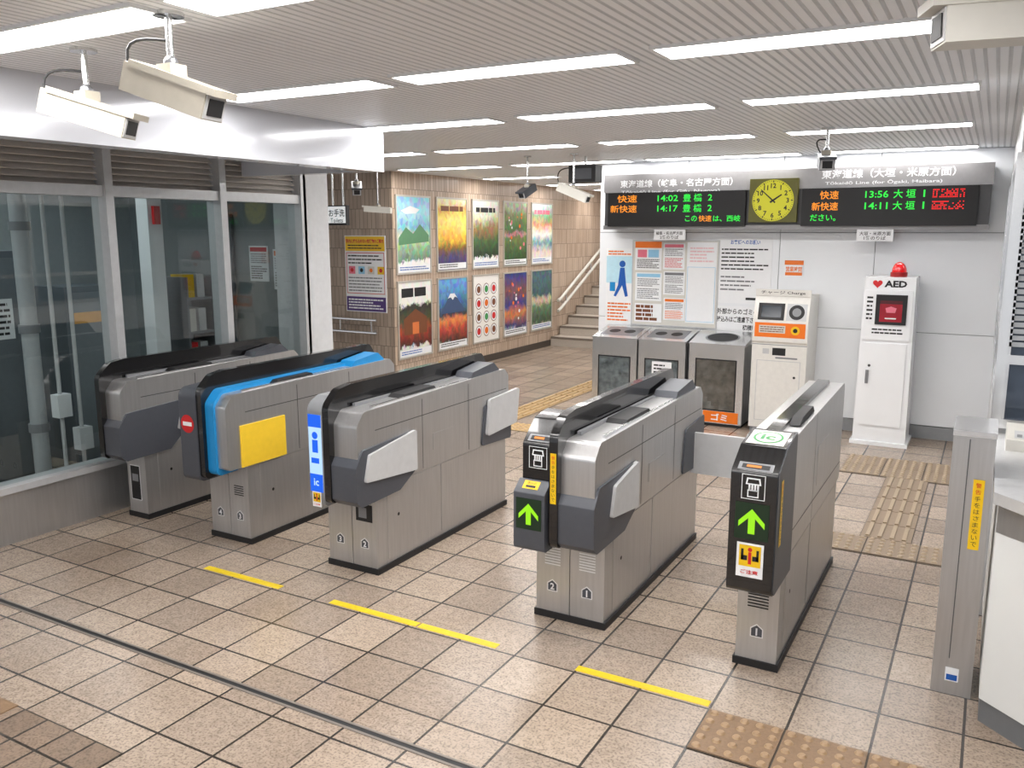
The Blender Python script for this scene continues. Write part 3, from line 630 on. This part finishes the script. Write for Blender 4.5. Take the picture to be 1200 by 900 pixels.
mb=MB().plane((0,-.002,0)); heart(mb,.12,1.443,.042,red); mb.build('heart_mark',ae)
mb=MB().plane((0,-.002,0)); mb.text('AED',.265,1.443,.058,ink,.18,1,.04); mb.build('name_lettering',ae)
mb=MB().plane((0,-.0145,0)); mb.lines(.1,1.0,.35,1.06,2,ink,1); mb.build('instruction_text',ae)
mb=MB().plane((0,-.0145,0)); mb.lines(.045,1.12,.095,1.34,6,ink,1); mb.build('instruction_text',ae)
MB().cyl((.27,.15,1.5),(.27,.15,1.54),.07,mat('beacon_base',(150,20,20),.3),20).ball((.27,.15,1.545),.062,mat('beacon_red',(205,16,20),.15,emit=.3,coat=1),(1,1,1.35),16,10).build('beacon',ae)
# ---------------- posters ----------------
pf=mat('poster_frame',(200,196,188),.3,.5)
tops=[('large pale blue illustrated poster, first in upper row','blue',[(0,(235,235,230)),(.14,(240,240,240)),(.17,(110,140,120)),(.35,(150,190,150)),(.45,(200,210,190)),(.6,(130,180,210)),(.8,(170,215,235)),(1,(150,200,230))]),
('golden yellow scenery poster, second in upper row','gold',[(0,(60,50,90)),(.16,(80,70,120)),(.3,(130,100,40)),(.45,(236,190,70)),(.7,(250,226,130)),(.85,(220,180,80)),(1,(240,235,200))]),
('dark green forest poster with white upper part, third in upper row','forest',[(0,(235,235,235)),(.14,(240,240,240)),(.17,(40,60,40)),(.4,(70,100,60)),(.6,(150,120,80)),(.8,(210,210,190)),(1,(235,235,225))]),
('green leafy poster with pink petals, fourth in upper row','leafy',[(0,(50,80,50)),(.2,(70,100,60)),(.45,(110,130,80)),(.5,(190,140,150)),(.56,(80,110,70)),(.8,(120,130,90)),(1,(190,190,170))]),
('pale collage poster at the stairs end of upper row','collage',[(0,(235,235,235)),(.2,(230,210,200)),(.35,(110,160,170)),(.5,(240,240,230)),(.65,(220,150,120)),(.8,(130,180,140)),(1,(230,235,240))])]
bots=[('autumn red poster with white top, first in lower row','autumn',[(0,(230,230,225)),(.12,(225,225,220)),(.15,(70,30,24)),(.35,(160,64,44)),(.5,(70,74,50)),(.68,(50,46,44)),(.72,(235,235,230)),(1,(240,240,235))]),
('poster with blue mountain above orange field, second in lower row','mountain',[(0,(235,235,235)),(.1,(70,40,36)),(.3,(190,80,60)),(.42,(226,140,80)),(.5,(50,60,74)),(.68,(70,120,180)),(1,(110,170,225))]),
('white poster covered with round red dishes, third in lower row','dishes',[(0,(238,236,230)),(1,(244,242,238))]),
('dark blue and orange city poster, fourth in lower row','city',[(0,(235,235,235)),(.14,(36,46,110)),(.35,(210,130,70)),(.5,(50,60,130)),(.7,(130,80,80)),(1,(36,60,140))]),
('dark green night scenery poster, last in the lower row','night',[(0,(210,210,200)),(.13,(60,84,60)),(.4,(100,130,100)),(.5,(210,200,170)),(.6,(60,90,100)),(1,(80,110,120))])]
for r,(lst,zb,zt) in enumerate(((tops,1.36,2.33),(bots,.3,1.28))):
    for k,(lab,nm,stp) in enumerate(lst):
        y0=8.5+.875*k; t=E('wall_poster',(-6.4,y0,zb),lab+' on brown tiled wall','poster','framed posters on the brown tiled wall'); w=.74; h=zt-zb
        MB().box(0,0,0,.02,w,.022,pf).box(0,0,h-.022,.02,w,h,pf).box(0,0,.022,.02,.02,h-.022,pf).box(0,w-.02,.022,.02,w,h-.022,pf).build('frame',t)
        a=art('poster_'+nm,stp,scale=5+k%3,amt=.2 if nm!='dishes' else .05,seed=k+r*7)
        MB().box(0,.02,.022,.012,w-.02,h-.022,a).build('sheet',t)
        mb=MB().plane((.013,0,0),(0,1,0))
        if nm=='dishes':
            for i in range(3):
                for j in range(4):
                    mb.disc(.16+.21*i,.17+.2*j,.085,brownp,1); mb.disc(.16+.21*i,.17+.2*j,.075,paper,2); mb.disc(.16+.21*i,.17+.2*j,.05,[red,orange,brownp,greenp][(i+j*2)%4],3)
        else:
            mb.rect(.03,.03,w-.03,.11,paper,1); mb.lines(.06,.045,w-.06,.1,2,[blue,ink][k%2],2)
            if r==0 and k in(1,2,4): mb.lines(.1,h-.2,w-.1,h-.09,1,[yellow,brownp,ink,paper,pink][k],2,.6)
            if r==1 and k==0: mb.lines(.08,h-.22,w-.08,h-.08,1,ink,2,.8)
            if r==1 and k==1: mb.poly([(.06,.5),(.3,.76),(.4,.76),(.68,.5)],mat('mountain_slate',(60,82,120),.4),1); mb.poly([(.24,.695),(.3,.76),(.4,.76),(.47,.695),(.41,.715),(.36,.67),(.31,.71)],paper,2)
            if r==0 and k==0:
                mb.poly([(.05,.45),(.2,.58),(.35,.5),(.5,.62),(.69,.48),(.69,.4),(.05,.36)],mat('hill_green',(90,140,100),.5),1); mb.poly([(.1,.78),(.3,.84),(.5,.8),(.42,.75),(.2,.74)],paper,1)
            if r==1 and k==0: mb.poly([(.12,.3),(.12,.5),(.37,.62),(.62,.5),(.62,.3)],brownp,1); mb.rect(.3,.3,.44,.45,mat('lantern_glow',(220,120,60),.4),2)
            if k==3:
                for q in range(14): mb.disc(random.uniform(.1,.64),random.uniform(.2,.8),random.uniform(.012,.03),[pink,orange,paper][q%3],1+q*.1)
        mb.build('print',t)
# yellow dangerous goods notice
x0,z1=PY(403,276,8.43); x1,z0=PY(453,367,8.43); w=x1-x0;h=z1-z0
t=E('safety_notice',(x0,8.458,z0),'yellow topped dangerous goods notice with purple base, left of the posters','notice')
MB().box(0,-.02,0,w,0,h,paper,.003).build('sheet',t)
mb=MB().plane((0,-.021,0)); mb.rect(.01,.8*h,w-.01,h-.01,yellow); mb.text('駅内に持ち込めない危険物のご案内',w/2,.93*h,.05,red,w*.92,2,.03); mb.lines(.05,.82*h,w-.05,.89*h,2,ink,2,.4); mb.build('header_print',t)
mb=MB().plane((0,-.021,0)); mb.frame(.02,.24*h,w-.02,.78*h,.008,red,1); mb.lines(.05,.62*h,w-.05,.76*h,3,ink,2,.35)
for i in range(4): mb.rect(.06+i*.15,.5*h,.06+i*.15+.1,.6*h,[pink,lblue,offw,yellow][i],2); mb.disc(.11+i*.15,.55*h,.025,[red,ink,orange][i%3],3)
mb.lines(.05,.26*h,w-.05,.47*h,5,inkg,2,.35); mb.build('body_print',t)
mb=MB().plane((0,-.021,0)); mb.rect(.01,.01,w-.01,.2*h,purple,1); mb.lines(.04,.03*h,w-.04,.18*h,4,paper,2,.5); mb.build('footer_print',t)
# toilet sign
x0,z1=PY(383,241,6.1); x1,z0=PY(408,264,6.1); w=x1-x0;h=z1-z0
t=E('toilet_sign',(x0,6.1,z0),'white hanging toilet sign with black lettering beside the grey column','sign')
MB().box(0,-.02,0,w,.02,h,blackm,.003).box(.01,-.024,.02,w-.01,-.018,h-.01,mat('sign_lit',(235,240,242),.4,emit=.35)).build('panel',t)
MB().plane((0,-.025,0)).text('お手洗',w*.55,h*.62,.07,ink,w*.75,1,.02).build('lettering',t); MB().plane((0,-.025,0)).text('Toilets',w*.55,h*.25,.04,ink,w*.6,1,.01).build('lettering',t)
for q in (.3,.8): MB().cyl((w*q,0,h),(w*q,0,ZC-z0),.01,steel2).build('hanger_rod',t)
# ---------------- security cameras ----------------
def seccam(px,py,Y,L,yaw,tilt,label,hc=beige,pole=True,sc=1.0,face=blackm,rod=None):
    X,z=PY(px,py,Y); t=E('security_camera',(X,Y,ZC),label,'security camera','ceiling hung security cameras'); dz=z-ZC
    R=Matrix.Rotation(math.radians(yaw),3,'Z')@Matrix.Rotation(math.radians(tilt),3,'Y')
    h=.042*sc; w=.05*sc
    def tb(mb,x0,y0,z0,x1,y1,z1,m,bev=0):
        mb.box(x0,y0,z0+dz,x1,y1,z1+dz,m,bev,R=R,c=(0,0,dz))
    mb=MB(); tb(mb,-L/2,-w,-h,L/2,w,h,hc,.01*sc); mb.build('housing',t)
    mb=MB(); tb(mb,-L/2+.02*sc,-w-.006,h*.75,L/2+.03*sc,w+.006,h+.01*sc,hc,.003); mb.build('sunshade',t)
    mb=MB(); tb(mb,L/2-.003,-w*.9,-h*.9,L/2+.004,w*.9,h*.72,lgrey,0); tb(mb,L/2,-w*.66,-h*.66,L/2+.008,w*.66,h*.5,face,0); mb.build('lens_window',t)
    MB().cyl((0,0,0),(0,0,-.012),.045*sc,steel2).build('ceiling_flange',t); MB().cyl((0,0,0),(0,0,dz+h+.03*sc),.011*max(sc,.7),steel2,12).build('pole',t)
    mb=MB(); mb.box(-.03*sc,-.03*sc,dz+h,.03*sc,.03*sc,dz+h+.035*sc,beige,.004); mb.ball((0,0,dz+h+.04*sc),.022*sc,steeld); mb.build('bracket',t)
    if sc>.8:
        b=R@Vector((-L/2,0,0))+Vector((0,0,dz)); pts=[]
        for k in range(9):
            q=k/8; p=b*(1-q)+Vector((0,0,dz*.35))*q; p=p+Vector((-.06*math.sin(math.pi*q),-.03*math.sin(math.pi*q),.05*math.sin(math.pi*q))); pts.append(tuple(p))
        MB().tube(pts,.005,blackm,6).build('cable',t)
seccam(104,134,2.25,.35,26,17,'beige box camera on a pole, left of the pair above the glass front',sc=1.12)
seccam(203,108,2.03,.33,12,19,'beige box camera on a pole, right of the pair near top left',sc=1.12)
seccam(418,221,6.2,.2,-50,20,'small dark camera hanging beside the end of white bulkhead',dgrey,sc=.8)
seccam(443,246,7.6,.3,-160,-4,'small white camera in front of the corner of the tiled wall',offw,sc=.7)
seccam(618,224,7.4,.2,-100,25,'grey camera on a pole above the lower posters, left of the board',dgrey,sc=.8)
seccam(672,226,7.4,.32,0,22,'white camera pointing right, just left of the departure board',offw,sc=.9)
seccam(968,190,6.4,.2,-75,12,'dark camera facing forward hanging in front of right LED panel',dgrey,sc=1.0)
seccam(1200,24,2.75,.42,200,2,'large white camera cropped by the top right corner of the view',offw,sc=1.25)
X,z=PY(686,204,7.7); t=E('ceiling_speaker',(X,7.7,ZC),'black boxy unit hanging from ceiling just above the white camera','speaker')
MB().cyl((0,0,0),(0,0,z-ZC),.012,steel2).build('pole',t); MB().box(-.14,-.08,z-ZC-.08,.14,.08,z-ZC+.08,blackm,.01).build('housing',t)
MB().plane((0,-.081,0)).rect(-.1,z-ZC-.05,.1,z-ZC+.05,dgrey,1).build('grille',t)
# ---------------- right side: wall, window, counter, post ----------------
rw=mat('right_wall_grey',(204,206,208),.35,.1,.03,2); XR=.06
struct(MB().box(XR,8.25,0,.3,8.6,ZC,rw),'wall_right')
struct(MB().box(XR,4.65,0,.3,8.25,.97,rw).box(XR,4.65,2.25,.3,8.25,ZC,rw),'wall_right_window')
struct(MB().box(.3,4.65,2.25,2.4,4.8,ZC,rw).box(.3,4.65,0,2.4,4.8,.97,rw),'wall_office_right')
struct(MB().box(2.3,-2.4,0,2.4,4.65,ZC,rw),'wall_far_right')
mb=MB(); 
for y in (4.67,6.4,8.22): mb.box(XR-.015,y-.03,.97,XR+.04,y+.03,2.25,steel2,.003)
for z in (.99,1.35,2.23): mb.box(XR-.012,4.65,z-.022,XR+.04,8.25,z+.022,steel2,.003)
for x in (XR+.008,XR+.3,1.2,2.3): mb.box(x-.02,4.615,.97,x+.02,4.69,2.25,steel2,.003)
for z in (.99,1.3,2.22): mb.box(XR,4.62,z-.022,2.35,4.69,z+.022,steel2,.003)
mb.box(XR+.02,4.7,.97,XR+.03,8.2,2.23,glassd); mb.box(XR+.02,4.66,.97,2.3,4.67,2.23,glassd)
bl=mat('blind_slat',(176,180,184),.5)
for k in range(27): mb.box(XR+.03,4.64,1.36+k*.031,2.28,4.645,1.36+k*.031+.022,bl)
struct(mb,'window_7')
ct=E('office_counter',(.09,3.55,0),'white office counter with stainless steel top at the right edge','counter')
foot2=[(.0,.02),(.17,-.13),(.9,-.46),(1.58,-.46),(1.58,1.05),(.0,1.05)]
MB().prism(foot2,'z',.1,.9,mat('counter_white',(222,224,222),.35,0,.03,4),.004).build('body',ct)
MB().prism([(p[0]+.005,p[1]+.01) for p in foot2],'z',0,.1,mat('kick_grey',(110,112,114),.5)).build('kick_plate',ct)
MB().prism([(-.02,-.02),(.15,-.2),(.88,-.54),(1.6,-.54),(1.6,1.06),(-.02,1.06)],'z',.9,.945,mat('counter_steel',(232,233,234),.3,.55,.04,40),.006).build('countertop',ct)
MB().plane((.0,.02,0),(.17,-.15,0)).rect(.0,.78,.226,.9,steel,1).build('steel_apron',ct)
ps=E('barrier_post',(-.085,3.74,0),'slim stainless end post with yellow warning label before the counter','post')
MB().prism([(0,0),(.15,0),(.15,.3),(0,.3)],'z',.0,1.1,steel,.005).build('body',ps)
MB().prism([(-.002,-.004),(.152,-.004),(.152,.304),(-.002,.304)],'z',1.1,1.122,steel2,.004).build('cap',ps)
MB().box(.058,-.003,.16,.062,.001,1.09,mat('post_seam',(90,92,94),.4)).build('panel_seam',ps)
wstrip(ps,(0,-.002,0),(1,0,0),.105,.64,.93,.04)
mb=MB().plane((0,-.001,0)); mb.rect(.05,.06,.1,.12,paper,1); mb.rect(.055,.065,.095,.09,blue,2); mb.build('small_label',ps)
dv=E('counter_device',(.2,4.25,.945),'small off-white device with buttons resting on steel countertop','device')
MB().prism([(0,0),(0,.05),(.15,.085),(.22,.085),(.22,0)],'x',-.09,.16,offw,.008).build('body',dv)
sl=Vector((0,.15,.035)).normalized(); mb=MB().plane((0,0,.0505),(1,0,0),sl); mb.rect(-.06,.02,.13,.1,lgrey,1)
for i in range(5): mb.rect(-.05+i*.036,.03,-.03+i*.036,.06,mgrey,2)
mb.build('button_panel',dv)
X,z=PY(1186,128,4.65)
t=E('alarm_box',(.135,4.651,z),'small yellow box high on the right wall corner','alarm box'); MB().box(-.035,-.05,-.08,.035,0,.08,mat('alarm_yellow',(226,196,70),.4),.008).build('body',t)
MB().plane((0,-.0505,0)).disc(0,.02,.02,blackm,1).build('grille',t)
# ---------------- things inside the glass room ----------------
def gpos(px,X):
    return PX(px,420,X)[0]
y=gpos(38,-5.8); t=E('drain_pipe',(-5.8,y,0),'thick pale vertical pipe inside the glass front, left bay','pipe')
pg=mat('pipe_grey',(176,180,182),.4)
MB().cyl((0,0,0),(0,0,2.6),.055,pg,20).build('pipe_body',t)
for z in (.5,1.2,1.9): MB().cyl((0,0,z),(0,0,z+.06),.068,mgrey,20).build('collar',t)
y=gpos(66,-5.6); t=E('conduit_pair',(-5.6,y,0),'two thin conduits with junction boxes behind the left bay glass','conduit')
for dy in (0,.14): MB().cyl((0,dy,0),(0,dy,2.6),.014,lgrey,10).build('conduit',t)
MB().box(-.03,-.05,.62,.05,.05,.78,white,.006).build('junction_box',t); MB().box(-.03,.09,.36,.05,.19,.52,white,.006).build('junction_box',t)
y=gpos(82,-6.5); t=E('equipment_cabinet',(-6.9,y,0),'grey equipment cabinet inside the room behind left bay','cabinet')
MB().box(0,0,0,.4,.42,1.45,mat('cab_grey',(108,116,122),.4,.2),.01).build('body',t); MB().box(.4,.03,.1,.412,.39,1.4,mat('cab_door',(126,134,140),.4,.2),.004).build('door',t)
MB().plane((.413,.0,0),(0,1,0)).rect(.06,1.15,.36,1.24,mat('warm_glow',(230,170,90),.5)).build('glow_plate',t)  # flat orange plate, a warm glow put into the colour
MB().box(.412,.3,.6,.43,.33,.8,blackm,.003).build('handle',t)
y=gpos(10,-6.3); t=E('tool_locker',(-6.8,y-.2,0),'dark locker with a white sheet at the left edge inside the glass room','locker')
MB().box(0,0,0,.4,.4,1.75,mat('locker_dark',(92,98,104),.4,.2),.01).build('body',t); MB().box(.4,.02,.05,.412,.38,1.7,mat('locker_door',(110,117,122),.4,.2),.004).build('door',t)
MB().plane((.413,0,0),(0,1,0)).rect(.08,1.1,.32,1.4,paper).lines(.1,1.12,.3,1.38,6,ink,2).build('sheet',t)
y=gpos(188,-6.2); t=E('square_column',(-6.28,y,0),'bright square white column inside the room behind the middle bay','column')
MB().box(0,-.07,0,.14,.07,2.6,white,.006).build('shaft',t); MB().box(.14,-.03,1.95,.17,.03,2.1,red,.005).build('alarm_lamp',t)
y=gpos(222,-6.3); t=E('document_rack',(-6.4,y,0),'open rack with coloured folders seen through the middle bay','rack')
MB().box(0,-.15,0,.3,-.13,1.5,steeld).box(0,.13,0,.3,.15,1.5,steeld).box(0,-.13,0,.02,.13,1.5,steeld).build('frame',t)
for k in range(5): MB().box(.02,-.13,.1+k*.3,.3,.13,.12+k*.3,steeld).build('shelf',t)
for k,c in enumerate((blue,offw,red,offw,yellow)):
    for q in range(2): MB().box(.06,-.11+q*.11,.12+k*.3,.26,-.03+q*.11,.32+k*.3,c if q==0 else lgrey,.003).build('folder',t)
for a,b,c,d,hd,l in ((292,288,316,330,red,'red headed sheet on the end wall inside the glass room'),(320,292,346,340,orange,'orange headed sheet beside the red headed one inside the glass room')):
    notice(a,b,c,d,l,'notice',paper,f2(ink,hd),5.72,'sheets on the end wall of the glass room')
x0,z1=PY(266,255,5.7); x1,z0=PY(286,500,5.7)
t=E('inner_door',(x0,5.7,0),'narrow dark door on the end wall inside the glass room','door'); MB().box(0,-.03,0,x1-x0,0,2.05,mat('inner_door_grey',(84,92,98),.4),.004).build('leaf',t); MB().box(.02,-.06,.95,.04,-.03,1.1,steel2,.003).build('handle',t)
# ---------------- world ----------------
w=bpy.data.worlds.new('world'); S.world=w; w.use_nodes=True
w.node_tree.nodes['Background'].inputs[0].default_value=(.94,.96,1,1); w.node_tree.nodes['Background'].inputs[1].default_value=.9
